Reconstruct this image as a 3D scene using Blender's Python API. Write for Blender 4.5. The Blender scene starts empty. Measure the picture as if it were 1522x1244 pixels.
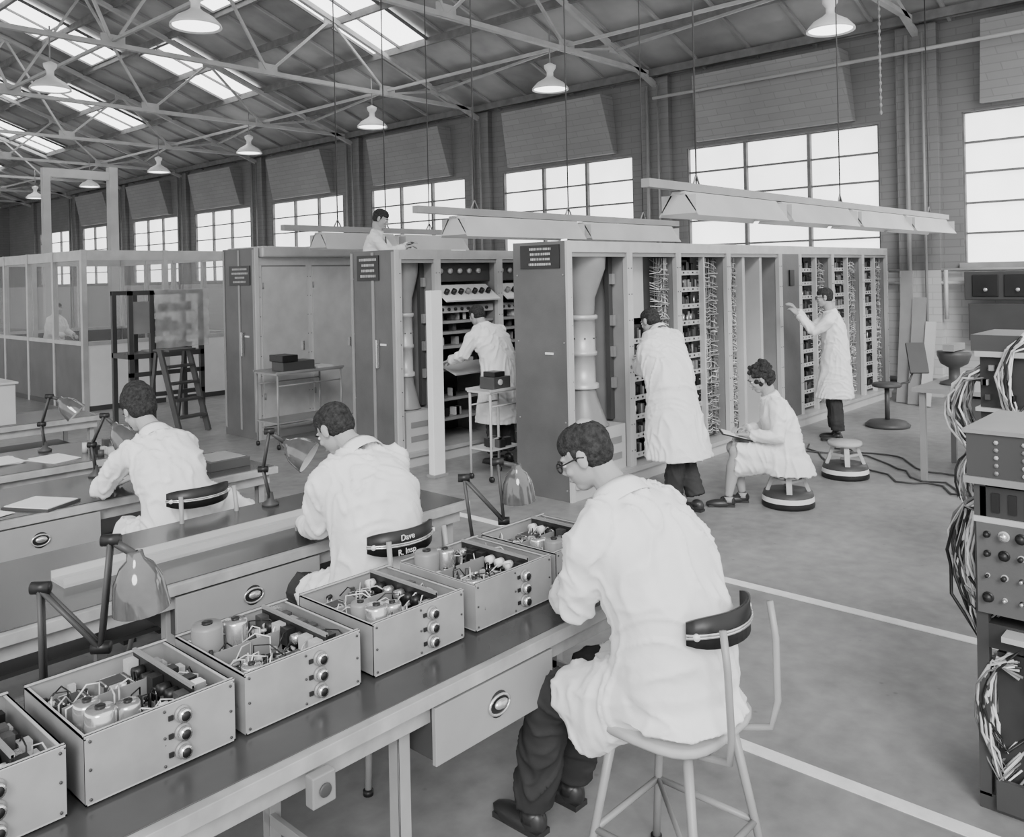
import bpy, math, random
from mathutils import Vector, Matrix, noise
R=random.Random(7)
V=Vector
S=bpy.context.scene
COL=S.collection
UP=V((0,0,1))

# ---------------------------------------------------------------- materials
def M(name,v,rough=.6,metal=0.,nv=.12,ns=6.,bump=0.,bs=60.,emit=0.,spec=.4,alpha=1.):
    m=bpy.data.materials.new(name); m.use_nodes=True
    nt=m.node_tree; b=nt.nodes['Principled BSDF']
    b.inputs['Roughness'].default_value=rough; b.inputs['Metallic'].default_value=metal
    b.inputs['Specular IOR Level'].default_value=spec
    tc=nt.nodes.new('ShaderNodeTexCoord'); n=nt.nodes.new('ShaderNodeTexNoise')
    n.inputs['Scale'].default_value=ns; n.inputs['Detail'].default_value=4
    nt.links.new(tc.outputs['Object'],n.inputs['Vector'])
    r=nt.nodes.new('ShaderNodeMapRange')
    r.inputs['From Min'].default_value=.3; r.inputs['From Max'].default_value=.7
    r.inputs['To Min'].default_value=v*(1-nv); r.inputs['To Max'].default_value=v*(1+nv)
    nt.links.new(n.outputs['Fac'],r.inputs['Value']); nt.links.new(r.outputs['Result'],b.inputs['Base Color'])
    if bump:
        n2=nt.nodes.new('ShaderNodeTexNoise'); n2.inputs['Scale'].default_value=bs
        nt.links.new(tc.outputs['Object'],n2.inputs['Vector'])
        bp=nt.nodes.new('ShaderNodeBump'); bp.inputs['Strength'].default_value=bump; bp.inputs['Distance'].default_value=.02
        nt.links.new(n2.outputs['Fac'],bp.inputs['Height']); nt.links.new(bp.outputs['Normal'],b.inputs['Normal'])
    if emit:
        nt.links.new(r.outputs['Result'],b.inputs['Emission Color']); b.inputs['Emission Strength'].default_value=emit
    if alpha<1: b.inputs['Alpha'].default_value=alpha
    return m
coatM=M('white_cotton',.82,1.,nv=.03,ns=9,bump=.2,bs=18,spec=.03)
skinM=M('skin',.38,.7,nv=.05,spec=.15)
hairM=M('dark_hair',.035,.8,nv=.5,ns=60,bump=.5,bs=140,spec=.15)
trouM=M('dark_trousers',.045,.95,nv=.2,spec=.1)
shoeM=M('shoe_leather',.03,.35)
eyeM=M('eye_white',.7,.3,nv=0); irisM=M('eye_iris',.03,.3,nv=0); lipM=M('lips',.25,.5,nv=0)
glassesM=M('spectacle_frame',.02,.3)
steelM=M('painted_grey_steel',.27,.4,.1,nv=.12,ns=3)
liteM=M('light_grey_paint',.50,.45,.0,nv=.1,ns=2)
aluM=M('aluminium_sheet',.52,.4,.25,nv=.10,ns=5)
panM=M('aluminium_front_panel',.36,.4,.25,nv=.16,ns=7)
darkM=M('dark_grey_paint',.06,.45,nv=.15,ns=2)
panelM=M('end_panel_paint',.105,.42,nv=.18,ns=2.5,bump=.05)
blackM=M('black_parts',.016,.4,nv=.2)
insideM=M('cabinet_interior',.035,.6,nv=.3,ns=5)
whiteM=M('white_enamel',.82,.4,nv=.03)
cableM=M('pale_cable',.55,.6,nv=.25,ns=15)
cable2M=M('grey_cable',.18,.6,nv=.3,ns=15)
woodM=M('light_wood',.45,.55,nv=.15,ns=7)
benchM=M('bench_lino_top',.062,.25,nv=.25,ns=3,spec=.6)
edgeM=M('bench_wood_edge',.36,.45,nv=.25,ns=9)
drawM=M('drawer_front',.31,.45,nv=.12,ns=4)
legM=M('angle_iron_leg',.34,.45,.1,nv=.12)
paperM=M('paper',.85,.8,nv=.02)
chromeM=M('chrome',.70,.2,.8,nv=.1)
shadeM=M('smoked_plastic_shade',.14,.08,.35,nv=.3,ns=8,spec=.9)
glowM=M('lamp_diffuser',.9,.5,nv=0,emit=5.0)
tubeM=M('fluorescent_tube',.9,.5,nv=0,emit=3)
winM=M('frosted_glass',.85,.3,nv=.10,ns=1.1,emit=3.2)
skyM=M('skylight_glass',.9,.3,nv=.05,ns=1.5,emit=5.)
clearM=M('clear_glass',.5,.08,nv=.05,alpha=.12)
plasM=M('polythene_sheet',.8,.12,nv=.2,ns=5,bump=.8,bs=6,alpha=.38)
trussM=M('truss_steel_paint',.42,.5,nv=.12,ns=4)
purM=M('purlin_paint',.16,.6,nv=.2)
lineM=M('white_floor_paint',.85,.6,nv=.08,ns=14)
roofM=M('asbestos_roof_sheet',.32,.5,nv=.45,ns=.7,bump=.1,bs=10)
concM=M('concrete',.3,.8,nv=.2,ns=3)

def brick(name,lo,hi,dado=1.45):
    m=bpy.data.materials.new(name); m.use_nodes=True; nt=m.node_tree; b=nt.nodes['Principled BSDF']
    g=nt.nodes.new('ShaderNodeNewGeometry'); sp=nt.nodes.new('ShaderNodeSeparateXYZ'); nt.links.new(g.outputs['Position'],sp.inputs[0])
    ad=nt.nodes.new('ShaderNodeMath'); ad.operation='ADD'; nt.links.new(sp.outputs['X'],ad.inputs[0]); nt.links.new(sp.outputs['Y'],ad.inputs[1])
    cb=nt.nodes.new('ShaderNodeCombineXYZ'); nt.links.new(ad.outputs[0],cb.inputs[0]); nt.links.new(sp.outputs['Z'],cb.inputs[1])
    t=nt.nodes.new('ShaderNodeTexBrick'); nt.links.new(cb.outputs[0],t.inputs['Vector'])
    t.inputs['Scale'].default_value=1.; t.inputs['Brick Width'].default_value=.46; t.inputs['Row Height'].default_value=.115
    t.inputs['Mortar Size'].default_value=.008; t.inputs['Bias'].default_value=0
    t.inputs['Color1'].default_value=(hi*.95,)*3+(1,); t.inputs['Color2'].default_value=(hi*1.05,)*3+(1,); t.inputs['Mortar'].default_value=(lo,)*3+(1,)
    lt=nt.nodes.new('ShaderNodeMath'); lt.operation='LESS_THAN'; lt.inputs[1].default_value=1.95; nt.links.new(sp.outputs['Z'],lt.inputs[0])
    mr=nt.nodes.new('ShaderNodeMapRange'); mr.inputs['To Min'].default_value=1.; mr.inputs['To Max'].default_value=dado; nt.links.new(lt.outputs[0],mr.inputs['Value'])
    n=nt.nodes.new('ShaderNodeTexNoise'); n.inputs['Scale'].default_value=.8; n.inputs['Detail'].default_value=5; nt.links.new(g.outputs['Position'],n.inputs['Vector'])
    mr2=nt.nodes.new('ShaderNodeMapRange'); mr2.inputs['To Min'].default_value=.8; mr2.inputs['To Max'].default_value=1.2; nt.links.new(n.outputs['Fac'],mr2.inputs['Value'])
    mu=nt.nodes.new('ShaderNodeMath'); mu.operation='MULTIPLY'; nt.links.new(mr.outputs[0],mu.inputs[0]); nt.links.new(mr2.outputs[0],mu.inputs[1])
    vm=nt.nodes.new('ShaderNodeVectorMath'); vm.operation='SCALE'; nt.links.new(t.outputs['Color'],vm.inputs[0]); nt.links.new(mu.outputs[0],vm.inputs['Scale'])
    nt.links.new(vm.outputs[0],b.inputs['Base Color']); b.inputs['Roughness'].default_value=.6
    bp=nt.nodes.new('ShaderNodeBump'); bp.inputs['Strength'].default_value=.2; bp.inputs['Distance'].default_value=.006
    nt.links.new(t.outputs['Fac'],bp.inputs['Height']); bp.invert=True; nt.links.new(bp.outputs[0],b.inputs['Normal'])
    return m
brickM=brick('painted_brick',.155,.19,2.6)
corbM=brick('pale_painted_brick',.23,.28,1.)
def floor_mat():
    m=bpy.data.materials.new('worn_concrete_floor'); m.use_nodes=True; nt=m.node_tree; b=nt.nodes['Principled BSDF']
    g=nt.nodes.new('ShaderNodeNewGeometry')
    n=nt.nodes.new('ShaderNodeTexNoise'); n.inputs['Scale'].default_value=.9; n.inputs['Detail'].default_value=8; n.inputs['Roughness'].default_value=.65
    n2=nt.nodes.new('ShaderNodeTexNoise'); n2.inputs['Scale'].default_value=9; n2.inputs['Detail'].default_value=6
    vo=nt.nodes.new('ShaderNodeTexVoronoi'); vo.inputs['Scale'].default_value=5
    for q in (n,n2,vo): nt.links.new(g.outputs['Position'],q.inputs['Vector'])
    a=nt.nodes.new('ShaderNodeMix'); a.data_type='FLOAT'; a.inputs[0].default_value=.4
    nt.links.new(n.outputs['Fac'],a.inputs[2]); nt.links.new(n2.outputs['Fac'],a.inputs[3])
    cr=nt.nodes.new('ShaderNodeMapRange'); cr.inputs['From Min'].default_value=.32; cr.inputs['From Max'].default_value=.68
    cr.inputs['To Min'].default_value=.16; cr.inputs['To Max'].default_value=.34; nt.links.new(a.outputs[0],cr.inputs['Value'])
    sp=nt.nodes.new('ShaderNodeMapRange'); sp.inputs['From Min'].default_value=.02; sp.inputs['From Max'].default_value=.07; sp.inputs['To Min'].default_value=.7; sp.inputs['To Max'].default_value=1
    nt.links.new(vo.outputs['Distance'],sp.inputs['Value'])
    mu=nt.nodes.new('ShaderNodeMath'); mu.operation='MULTIPLY'; nt.links.new(cr.outputs[0],mu.inputs[0]); nt.links.new(sp.outputs[0],mu.inputs[1])
    nt.links.new(mu.outputs[0],b.inputs['Base Color']); b.inputs['Roughness'].default_value=.40; b.inputs['Specular IOR Level'].default_value=.45
    return m
floorM=floor_mat()

# ---------------------------------------------------------------- mesh builder
class MB:
    def __init__(s): s.v=[];s.f=[];s.m=[];s.sm=[];s.mats=[]
    def add(s,vs,fs,mat,sm=False):
        o=len(s.v); s.v+=[tuple(v) for v in vs]
        if mat not in s.mats: s.mats.append(mat)
        i=s.mats.index(mat)
        for f in fs: s.f.append(tuple(a+o for a in f)); s.m.append(i); s.sm.append(sm)
    def box(s,c,sz,mat,rot=None):
        c=V(c); h=V(sz)/2; vs=[]
        for x in(-1,1):
            for y in(-1,1):
                for z in(-1,1):
                    p=V((x*h.x,y*h.y,z*h.z))
                    if rot: p=rot@p
                    vs.append(c+p)
        s.add(vs,[(0,1,3,2),(4,6,7,5),(0,4,5,1),(2,3,7,6),(0,2,6,4),(1,5,7,3)],mat)
    def bb(s,lo,hi,mat):
        lo=V(lo);hi=V(hi); s.box((lo+hi)/2,hi-lo,mat)
    def beam(s,p0,p1,w,h,mat,up=UP):
        p0=V(p0);p1=V(p1);d=p1-p0;L=d.length
        if L<1e-6:return
        d.normalize(); a=d.cross(up)
        if a.length<1e-3:a=d.cross(V((1,0,0)))
        a.normalize(); b=a.cross(d)
        s.box((p0+p1)/2,(L,w,h),mat,Matrix((d,a,b)).transposed())
    def loft(s,rings,mat,caps=True,sm=True):
        n=len(rings[0]);vs=[p for r in rings for p in r];fs=[]
        for i in range(len(rings)-1):
            for j in range(n):
                k=(j+1)%n; fs.append((i*n+j,i*n+k,(i+1)*n+k,(i+1)*n+j))
        if caps: fs.append(tuple(range(n-1,-1,-1))); fs.append(tuple((len(rings)-1)*n+j for j in range(n)))
        s.add(vs,fs,mat,sm)
    def tube(s,pts,r,mat,n=8,caps=True,sm=True):
        pts=[V(p) for p in pts]
        if not isinstance(r,(list,tuple)): r=[r]*len(pts)
        rings=[];pa=None
        for i,p in enumerate(pts):
            t=(pts[min(i+1,len(pts)-1)]-pts[max(i-1,0)])
            if t.length<1e-7:t=V((0,0,1))
            t.normalize()
            if pa is None:
                a=t.cross(UP)
                if a.length<.05:a=t.cross(V((1,0,0)))
            else: a=pa-t*pa.dot(t)
            a.normalize(); pa=a; b=t.cross(a)
            rings.append([p+(a*math.cos(2*math.pi*k/n)+b*math.sin(2*math.pi*k/n))*r[i] for k in range(n)])
        s.loft(rings,mat,caps,sm)
    def cyl(s,p0,p1,r0,mat,r1=None,n=12): s.tube([p0,p1],[r0,r0 if r1 is None else r1],mat,n)
    def ell(s,c,rad,mat,rot=None,nu=14,nv=9):
        c=V(c); rings=[]
        for i in range(nv+1):
            th=math.pi*(i/nv); th=min(max(th,.02),math.pi-.02); rg=[]
            for k in range(nu):
                a=2*math.pi*k/nu; p=V((rad[0]*math.sin(th)*math.cos(a),rad[1]*math.sin(th)*math.sin(a),rad[2]*math.cos(th)))
                if rot: p=rot@p
                rg.append(c+p)
            rings.append(rg)
        s.loft(rings,mat)
    def lathe(s,c,prof,mat,n=24,rot=None,caps=False,sm=True):
        c=V(c); rings=[]
        for r,z in prof:
            rg=[]
            for k in range(n):
                a=2*math.pi*k/n;p=V((r*math.cos(a),r*math.sin(a),z))
                if rot:p=rot@p
                rg.append(c+p)
            rings.append(rg)
        s.loft(rings,mat,caps,sm)
    def obj(s,name,parent=None,recentre=True,bevel=0):
        me=bpy.data.meshes.new(name); vs=[V(v) for v in s.v]
        loc=V((0,0,0))
        if recentre and vs and parent is None:
            lo=V([min(v[i] for v in vs) for i in range(3)]);hi=V([max(v[i] for v in vs) for i in range(3)])
            loc=V(((lo.x+hi.x)/2,(lo.y+hi.y)/2,lo.z)); vs=[v-loc for v in vs]
        me.from_pydata(vs,[],s.f); 
        for m in s.mats: me.materials.append(m)
        me.polygons.foreach_set('material_index',s.m); me.polygons.foreach_set('use_smooth',s.sm); me.update()
        ob=bpy.data.objects.new(name,me); COL.objects.link(ob); ob.location=loc
        if parent:
            ob.parent=parent; ob.matrix_parent_inverse=Matrix.Translation(parent.location).inverted()
        if bevel:
            b=ob.modifiers.new('bevel','BEVEL'); b.width=bevel; b.segments=2; b.limit_method='ANGLE'
        return ob
def rotdir(d,up=UP):
    d=V(d).normalized(); r=d.cross(up)
    if r.length<1e-3:r=d.cross(V((0,1,0)))
    r.normalize(); u=r.cross(d); return Matrix((r,d,u)).transposed()
def zdir(d):
    d=V(d).normalized(); return d.to_track_quat('Z','Y').to_matrix()
def remesh(ob,vox,it=6,disp=None,fac=.5):
    r=ob.modifiers.new('r','REMESH'); r.mode='VOXEL'; r.voxel_size=vox; r.use_smooth_shade=True
    s=ob.modifiers.new('s','SMOOTH'); s.factor=fac; s.iterations=it
    dg=bpy.context.evaluated_depsgraph_get(); me=bpy.data.meshes.new_from_object(ob.evaluated_get(dg))
    ob.modifiers.clear(); mt=list(ob.data.materials); ob.data=me
    if len(me.materials)==0:
        for m in mt: me.materials.append(m)
    if disp:
        ns=[v.normal.copy() for v in me.vertices]
        for v,n in zip(me.vertices,ns): v.co=v.co+n*disp(v.co)
    for p in me.polygons:p.use_smooth=True
    me.update(); return ob

# ---------------------------------------------------------------- camera (2 m eye height, shifted view-camera lens)
F=V((.7360,.6770,0)).normalized(); Rt=V((F.y,-F.x,0)); s_,c_=.0213,.99977
cx_=Rt*c_-UP*s_; cy_=Rt*s_+UP*c_
cam=bpy.data.cameras.new('camera'); co=bpy.data.objects.new('camera',cam); COL.objects.link(co)
m=Matrix.Identity(4); m.col[0][:3]=cx_; m.col[1][:3]=cy_; m.col[2][:3]=-F; m.col[3][:3]=(0,0,2.0)
co.matrix_world=m; cam.sensor_width=36; cam.lens=36*1284/1522; cam.shift_y=-212/1522; cam.clip_start=.05
S.camera=co
w=bpy.data.worlds.new('world'); S.world=w; w.use_nodes=True
w.node_tree.nodes['Background'].inputs[0].default_value=(1,1,1,1); w.node_tree.nodes['Background'].inputs[1].default_value=1.85
sl=bpy.data.lights.new('added_key_light','SUN'); sl.energy=2.7; sl.angle=math.radians(24); so=bpy.data.objects.new('added_key_light',sl); COL.objects.link(so)
so.location=(-6,-8,9); so.rotation_euler=V((.62,.62,-.52)).to_track_quat('-Z','Y').to_euler()  # directional light added through the unbuilt side to give the coats shading

# ---------------------------------------------------------------- room shell
WX=14.3; EZ=5.8; PT=.364; RX=3.0
def zr(x): return EZ+PT*(WX-x) if x>=RX else EZ+PT*(WX-RX)-PT*(RX-x)
b=MB(); b.bb((-7,-5,-.1),(WX+.3,46.3,0),floorM); b.obj('floor',recentre=False)
Y0s=[3.82+4.78*k for k in range(-1,9)]
b=MB(); b.bb((WX,-5,0),(WX+.3,46,2.04),brickM); b.bb((WX,-5,4.33),(WX+.3,46,EZ),brickM)
prev=-5
for y in Y0s:
    b.bb((WX,prev,2.04),(WX+.3,y-3.55,4.33),brickM); prev=y
b.bb((WX,prev,2.04),(WX+.3,46,4.33),brickM)
b.obj('wall_right',recentre=False)
b=MB(); b.bb((-7,46,0),(WX+.3,46.3,10),brickM); b.obj('wall_far',recentre=False)
for i,y in enumerate(Y0s):
    b=MB(); b.bb((WX+.1,y-3.55,2.04),(WX+.12,y,4.33),winM)
    for k in range(4):
        yy=y-3.55*k/3; b.bb((WX+.02,yy-.028,2.04),(WX+.1,yy+.028,4.33),purM)
    for k in range(6):
        zz=2.04+2.29*k/5; b.bb((WX+.04,y-3.55,zz-.016),(WX+.1,y,zz+.016),purM)
    b.bb((WX-.06,y-3.6,1.97),(WX+.05,y+.05,2.05),concM)
    b.obj('window_%d'%(i+1))
b=MB()
for k in range(-1,9):
    yc=4.42+4.78*k
    b.bb((WX-.14,yc-.3,0),(WX+.01,yc+.3,EZ-.05),brickM)
b.obj('trim_piers')
for k in range(-1,8):
    yl=8.06+4.78*(k-1)+.0; yr=yl-2.4
    b=MB(); zb,zt=4.42,5.58
    o=[V((WX-.42,yr-.15,zt)),V((WX-.42,yl+.15,zt)),V((WX-.14,yl+.25,zb)),V((WX-.14,yr-.25,zb))]
    o2=[V((WX+.01,p.y,p.z)) for p in o]
    b.add(o+o2,[(0,1,2,3),(4,7,6,5),(0,4,5,1),(1,5,6,2),(2,6,7,3),(3,7,4,0)],corbM)
    b.obj('trim_corbel_panel')
b=MB()
for k in range(0,8):
    yc=4.42+4.78*k
    for dy in(-.12,.12): b.tube([(WX-.22,yc+dy,0.1),(WX-.22,yc+dy,5.6)],.035 if dy>0 else .022,steelM)
b.tube([(WX-.5,-4,5.28),(WX-.5,9,5.28)],.03,liteM)
b.tube([(WX-.1,2.5,1.75),(WX-.1,4.9,1.75)],.03,liteM); b.tube([(WX-.1,2.5,1.95),(WX-.1,4.9,1.95)],.025,steelM)
b.tube([(WX-.12,4.05,1.2),(WX-.12,4.05,1.95)],.03,liteM)
b.tube([(WX-.25,2.3,.25),(WX-.25,4.9,.25)],.05,steelM)
b.obj('wall_pipework')
b=MB()
ya,yb=.5,46
for x0,x1 in((WX+.3,RX),(RX,-5.)):
    z0,z1=zr(min(x0,WX))-(0.11 if x0>WX else 0),zr(x1)
    b.add([(x0,ya,z0),(x0,yb,z0),(x1,yb,z1),(x1,ya,z1),(x0,ya,z0+.08),(x0,yb,z0+.08),(x1,yb,z1+.08),(x1,ya,z1+.08)],
      [(0,1,2,3),(4,7,6,5),(0,4,5,1),(2,6,7,3),(0,3,7,4),(1,5,6,2)],roofM)
b.obj('ceiling',recentre=False)
b=MB()
y=ya+.3
while y<46:
    b.beam((WX,y,zr(WX)-.03),(RX,y,zr(RX)-.03),.05,.05,roofM); y+=1.05
b.obj('roof_sheet_battens')
b=MB()
for i in range(10):
    x=WX-.35-i*1.2
    b.beam((x,ya,zr(x)-.12),(x,46,zr(x)-.12),.07,.14,purM)
b.obj('roof_purlins')
def skylight(x0,x1,yc,wd):
    b=MB(); z0,z1=zr(x0)-.06,zr(x1)-.06; ys=(yc-wd/2,yc+wd/2)
    b.add([(x0,ys[0],z0),(x0,ys[1],z0),(x1,ys[1],z1),(x1,ys[0],z1)],[(0,1,2,3)],skyM)
    for yy in(ys[0],yc,ys[1]): b.beam((x0,yy,z0-.02),(x1,yy,z1-.02),.035,.06,purM)
    for t in(0,.5,1):
        x=x0+(x1-x0)*t; b.beam((x,ys[0],zr(x)-.08),(x,ys[1],zr(x)-.08),.03,.04,purM)
    b.obj('skylight')
for k in range(6): skylight(11.55,9.35,13.6+6.2*k,1.7)
for k in range(6): skylight(9.1,6.5,9.6+6.2*k,1.7)
for k in range(0,9):
    Y=4.42+4.78*k; b=MB(); zb=5.82
    xs=[14.2,11.5,8.7,5.9,3.0,.1,-2.7,-5]
    def L(p,q,w=.05,h=.05): b.beam(p,q,w,h,trussM)
    L((14.2,Y,zb),(-5,Y,zb),.09,.075)
    L((14.2,Y,zr(14.2)-.22),(RX,Y,zr(RX)-.22),.09,.09); L((RX,Y,zr(RX)-.22),(-5,Y,zr(-5)-.22),.09,.09)
    for i in range(len(xs)-1):
        xm=(xs[i]+xs[i+1])/2; zt=zr(xm)-.25
        if i>0: L((xs[i],Y,zb),(xm,Y,zt),.045,.045)
        L((xm,Y,zt),(xs[i+1],Y,zb),.045,.045)
        if i>0: b.box((xs[i],Y,zb+.06),(.38,.03,.22),trussM)
        b.box((xm,Y,zt),(.28,.03,.16),trussM)
    b.obj('roof_truss')
b=MB()
for x in(11.5,5.9): b.beam((x,4.4,5.9),(x,45,5.9),.05,.05,trussM)
for k in range(8):
    Y=4.42+4.78*k
    b.beam((11.5,Y,5.9),(12.9,Y+4.78,zr(12.9)-.25),.04,.04,trussM)
b.obj('roof_tie_bars')
def pendant(x,y,z=5.12,zt=5.8):
    b=MB(); b.tube([(x,y,zt+.3),(x,y,z+.3)],.012,steelM)
    b.lathe((x,y,z),[(.02,.42),(.10,.38),(.095,.33),(.055,.27),(.055,.2),(.10,.16),(.22,.09),(.30,.0),(.305,-.03),(.295,-.03),(.19,.06),(.08,.12),(.0,.12)],whiteM)
    b.lathe((x,y,z-.01),[(.0,-.03),(.15,-.02),(.285,-.0)],glowM)
    b.obj('pendant_lamp')
for k in range(0,8): pendant(11.1,4.5+4.75*k)
for k in range(0,5): pendant(5.15,9.85+4.7*k)
b=MB(); b.bb((11.2,27,0),(11.45,27.25,5.6),liteM); b.bb((9.3,27,0),(9.5,27.2,5.2),liteM); b.bb((9.3,27.02,5.2),(11.3,27.2,5.45),liteM); b.obj('steel_portal_frame')
b=MB(); b.bb((4.99,-4,0),(5.07,6.3,.004),lineM); b.obj('floor_marking_line')
b=MB(); b.bb((3.28,-4,0),(3.35,8.5,.004),lineM); b.obj('floor_marking_line')

# ---------------------------------------------------------------- cabinets
def loom(b,x,y,z0,z1,wd,n=22):
    for i in range(n):
        px=x+wd*(.2+.6*R.random()); py=y+.05*R.random(); pts=[]; k=int((z1-z0)/.16)
        for j in range(k+1): pts.append((px+R.uniform(-.015,.015),py+R.uniform(-.015,.015),z0+(z1-z0)*j/k))
        b.tube(pts,R.choice((.004,.006,.007)),R.choice((cableM,cable2M,cable2M,steelM)),n=4)
    z=z0+.03
    while z<z1-.05:
        for s in(-1,1):
            for q in range(2):
                a=V((x+wd*.5,y+.02,z+R.uniform(0,.04))); c=V((x+(wd*.5)+s*wd*.5,y+.05,z+R.uniform(-.05,.06))); mid=(a+c)/2+V((0,-.05,-R.uniform(.0,.05)))
                b.tube([a,a.lerp(mid,.6)+V((0,-.02,0)),mid,c],.004,R.choice((cableM,whiteM,cable2M,steelM)),n=4)
        if int(z*20)%3==0: b.box((x+wd*.5,y-.0,z),(wd*.55,.06,.012),steelM)
        z+=.05
def shelves(b,x0,x1,y,z0,z1,n,deep=.3):
    for i in range(n):
        z=z0+(z1-z0)*i/n; h=(z1-z0)/n
        b.bb((x0,y,z),(x1,y+deep,z+.012),aluM); b.bb((x0,y-.008,z-.005),(x1,y,z+.045),aluM)
        for k in range(5): b.box((x0+(x1-x0)*(k+.5)/5,y-.01,z+.022),(.02,.01,.018),R.choice((blackM,steelM)))
        x=x0+.02
        while x<x1-.02:
            t=R.random(); hh=h*R.uniform(.5,.8)
            if t<.45: b.cyl((x,y+.05,z+.01),(x,y+.05,z+hh),.013,R.choice((steelM,blackM,darkM,darkM,chromeM)),n=7)
            else: b.bb((x-.014,y+.02,z+.01),(x+.014,y+.1,z+hh),R.choice((darkM,steelM,blackM,blackM)))
            x+=R.uniform(.03,.04)
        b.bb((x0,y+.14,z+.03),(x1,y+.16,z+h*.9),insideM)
def bay(X0,X1,Y0,kind,D=.6,H=2.3,name='equipment_cabinet'):
    b=MB(); w=X1-X0; p=.045
    b.bb((X0,Y0-.02,0),(X1,Y0+D,.11),liteM); b.bb((X0,Y0-.05,.11),(X1,Y0+D,.15),aluM)
    b.bb((X0,Y0,H-.1),(X1,Y0+D,H),aluM)
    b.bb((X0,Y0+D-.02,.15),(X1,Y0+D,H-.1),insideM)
    for x in(X0,X1-p):
        b.bb((x,Y0,.15),(x+p,Y0+.05,H-.1),liteM); b.bb((x+.01,Y0+.05,.15),(x+p-.01,Y0+D-.02,H-.1),steelM)
        for k in range(8): b.cyl((x+p/2,Y0,.3+k*.25),(x+p/2,Y0-.004,.3+k*.25),.006,darkM,n=6)
    b.bb((X0+p,Y0+.015,H-.14),(X1-p,Y0+.03,H-.1),steelM)
    x0,x1=X0+p,X1-p; yi=Y0+.08
    if kind=='duct':
        cx=X0+w*.55; cy=Y0+.27; k=min(1,w/.85)
        b.lathe((cx,cy,0),[(.24*k,2.18),(.23*k,2.05),(.13*k,1.78),(.12*k,1.62)],steelM)
        b.lathe((cx,cy,0),[(.135*k,1.62),(.15*k,1.61),(.15*k,1.58),(.125*k,1.57),(.125*k,1.28),(.14*k,1.27),(.14*k,1.24),(.12*k,1.23),(.12*k,.98),(.15*k,.97),(.15*k,.93)],aluM)
        for a in range(8): b.cyl((cx+.125*k*math.cos(a*.8),cy+.125*k*math.sin(a*.8),1.4),(cx+.135*k*math.cos(a*.8),cy+.135*k*math.sin(a*.8),1.4),.008,darkM,n=6)
        b.lathe((cx,cy,0),[(.12*k,.93),(.13*k,.85),(.22*k,.6),(.24*k,.58)],steelM)
        b.bb((x0+.06,yi-.04,.15),(x1-.03,Y0+D-.1,.57),liteM)
        for z in(.25,.4): b.bb((x0+.12,yi-.048,z),(x1-.1,yi-.04,z+.06),steelM)
        b.bb((x1-.06,yi+.1,.6),(x1,yi+.15,H-.1),darkM)
        for z in(.9,1.2,1.5,1.9): b.bb((x1-.05,yi+.06,z),(x1-.01,yi+.1,z+.1),steelM)
    elif kind=='rack':
        xs=x0+(x1-x0)*.5; shelves(b,x0+.02,xs,yi,.2,2.15,11); b.bb((xs+.0,Y0+.02,.15),(xs+.03,Y0+.08,H-.1),liteM)
        b.bb((xs+.03,yi+.12,.15),(x1,yi+.14,2.18),darkM)
        loom(b,xs+.05,yi,.2,2.15,x1-xs-.08,18)
    elif kind=='loom':
        b.bb((x0,yi+.1,1.55),(x0+w*.5,yi+.14,2.18),liteM); shelves(b,x0+.02,x0+w*.5,yi,.2,1.5,7)
        b.bb((x0+w*.52,yi+.12,.15),(x1,yi+.14,2.18),darkM); loom(b,x0+w*.55,yi,.2,2.15,w*.35,18)
    elif kind=='open':
        loom(b,x0+.02,yi,.2,2.15,.27,16); b.bb((x0+.34,yi-.04,.15),(x0+.40,yi+.05,2.2),liteM)
        b.bb((x0+.42,yi+.2,.16),(x1,yi+.22,2.2),steelM); b.bb((x0+.75,yi-.05,.16),(x0+.81,yi+.2,2.2),liteM)
    elif kind=='door':
        b.bb((x0,Y0-.02,.16),(x1,Y0+.01,H-.12),aluM); b.box((x1-.08,Y0-.03,1.15),(.02,.03,.12),chromeM)
        for z in(.5,1.9): b.cyl((x0+.01,Y0-.02,z),(x0+.01,Y0-.02,z+.08),.012,steelM)
    elif kind=='dark':
        b.bb((x0,Y0,.15),(x1,Y0+.03,H-.1),panelM); b.box(((x0+x1)/2,Y0-.01,1.9),(.12,.02,.2),blackM)
    elif kind=='control':
        b.bb((x0,yi+.05,1.95),(x1,yi+.09,2.2),darkM)
        for i in range(5): b.cyl((x0+.1+i*.15,yi+.05,2.07),(x0+.1+i*.15,yi+.02,2.07),.03,liteM)
        b.box(((x0+x1)/2,yi-.02,1.82),(w*.86,.3,.02),whiteM,Matrix.Rotation(math.radians(35),3,'X'))
        for i in range(7): b.cyl((x0+.1+i*.11,yi-.05,1.82),(x0+.1+i*.11,yi-.08,1.86),.03,R.choice((blackM,steelM)),n=10)
        b.bb((x0,yi,1.6),(x1,yi+.25,1.68),aluM)
        for i in range(8): b.cyl((x0+.08+i*.1,yi,1.64),(x0+.08+i*.1,yi-.02,1.64),.018,blackM,n=10)
        for z in(1.48,1.36,1.2,.95,.62,.4): b.bb((x0,yi,z),(x1,yi+.3,z+.03),steelM)
        for i in range(30): b.box((x0+R.random()*(x1-x0-.1)+.05,yi+.1,R.choice((1.51,1.39,1.23,.98,.65,.43))+.05),(.05,.08,.09),R.choice((blackM,steelM,darkM,liteM)))
        b.box(((x0+x1)/2,yi-.1,.98),(w*.8,.28,.02),liteM,Matrix.Rotation(math.radians(20),3,'X'))
    b.obj(name)
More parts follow.
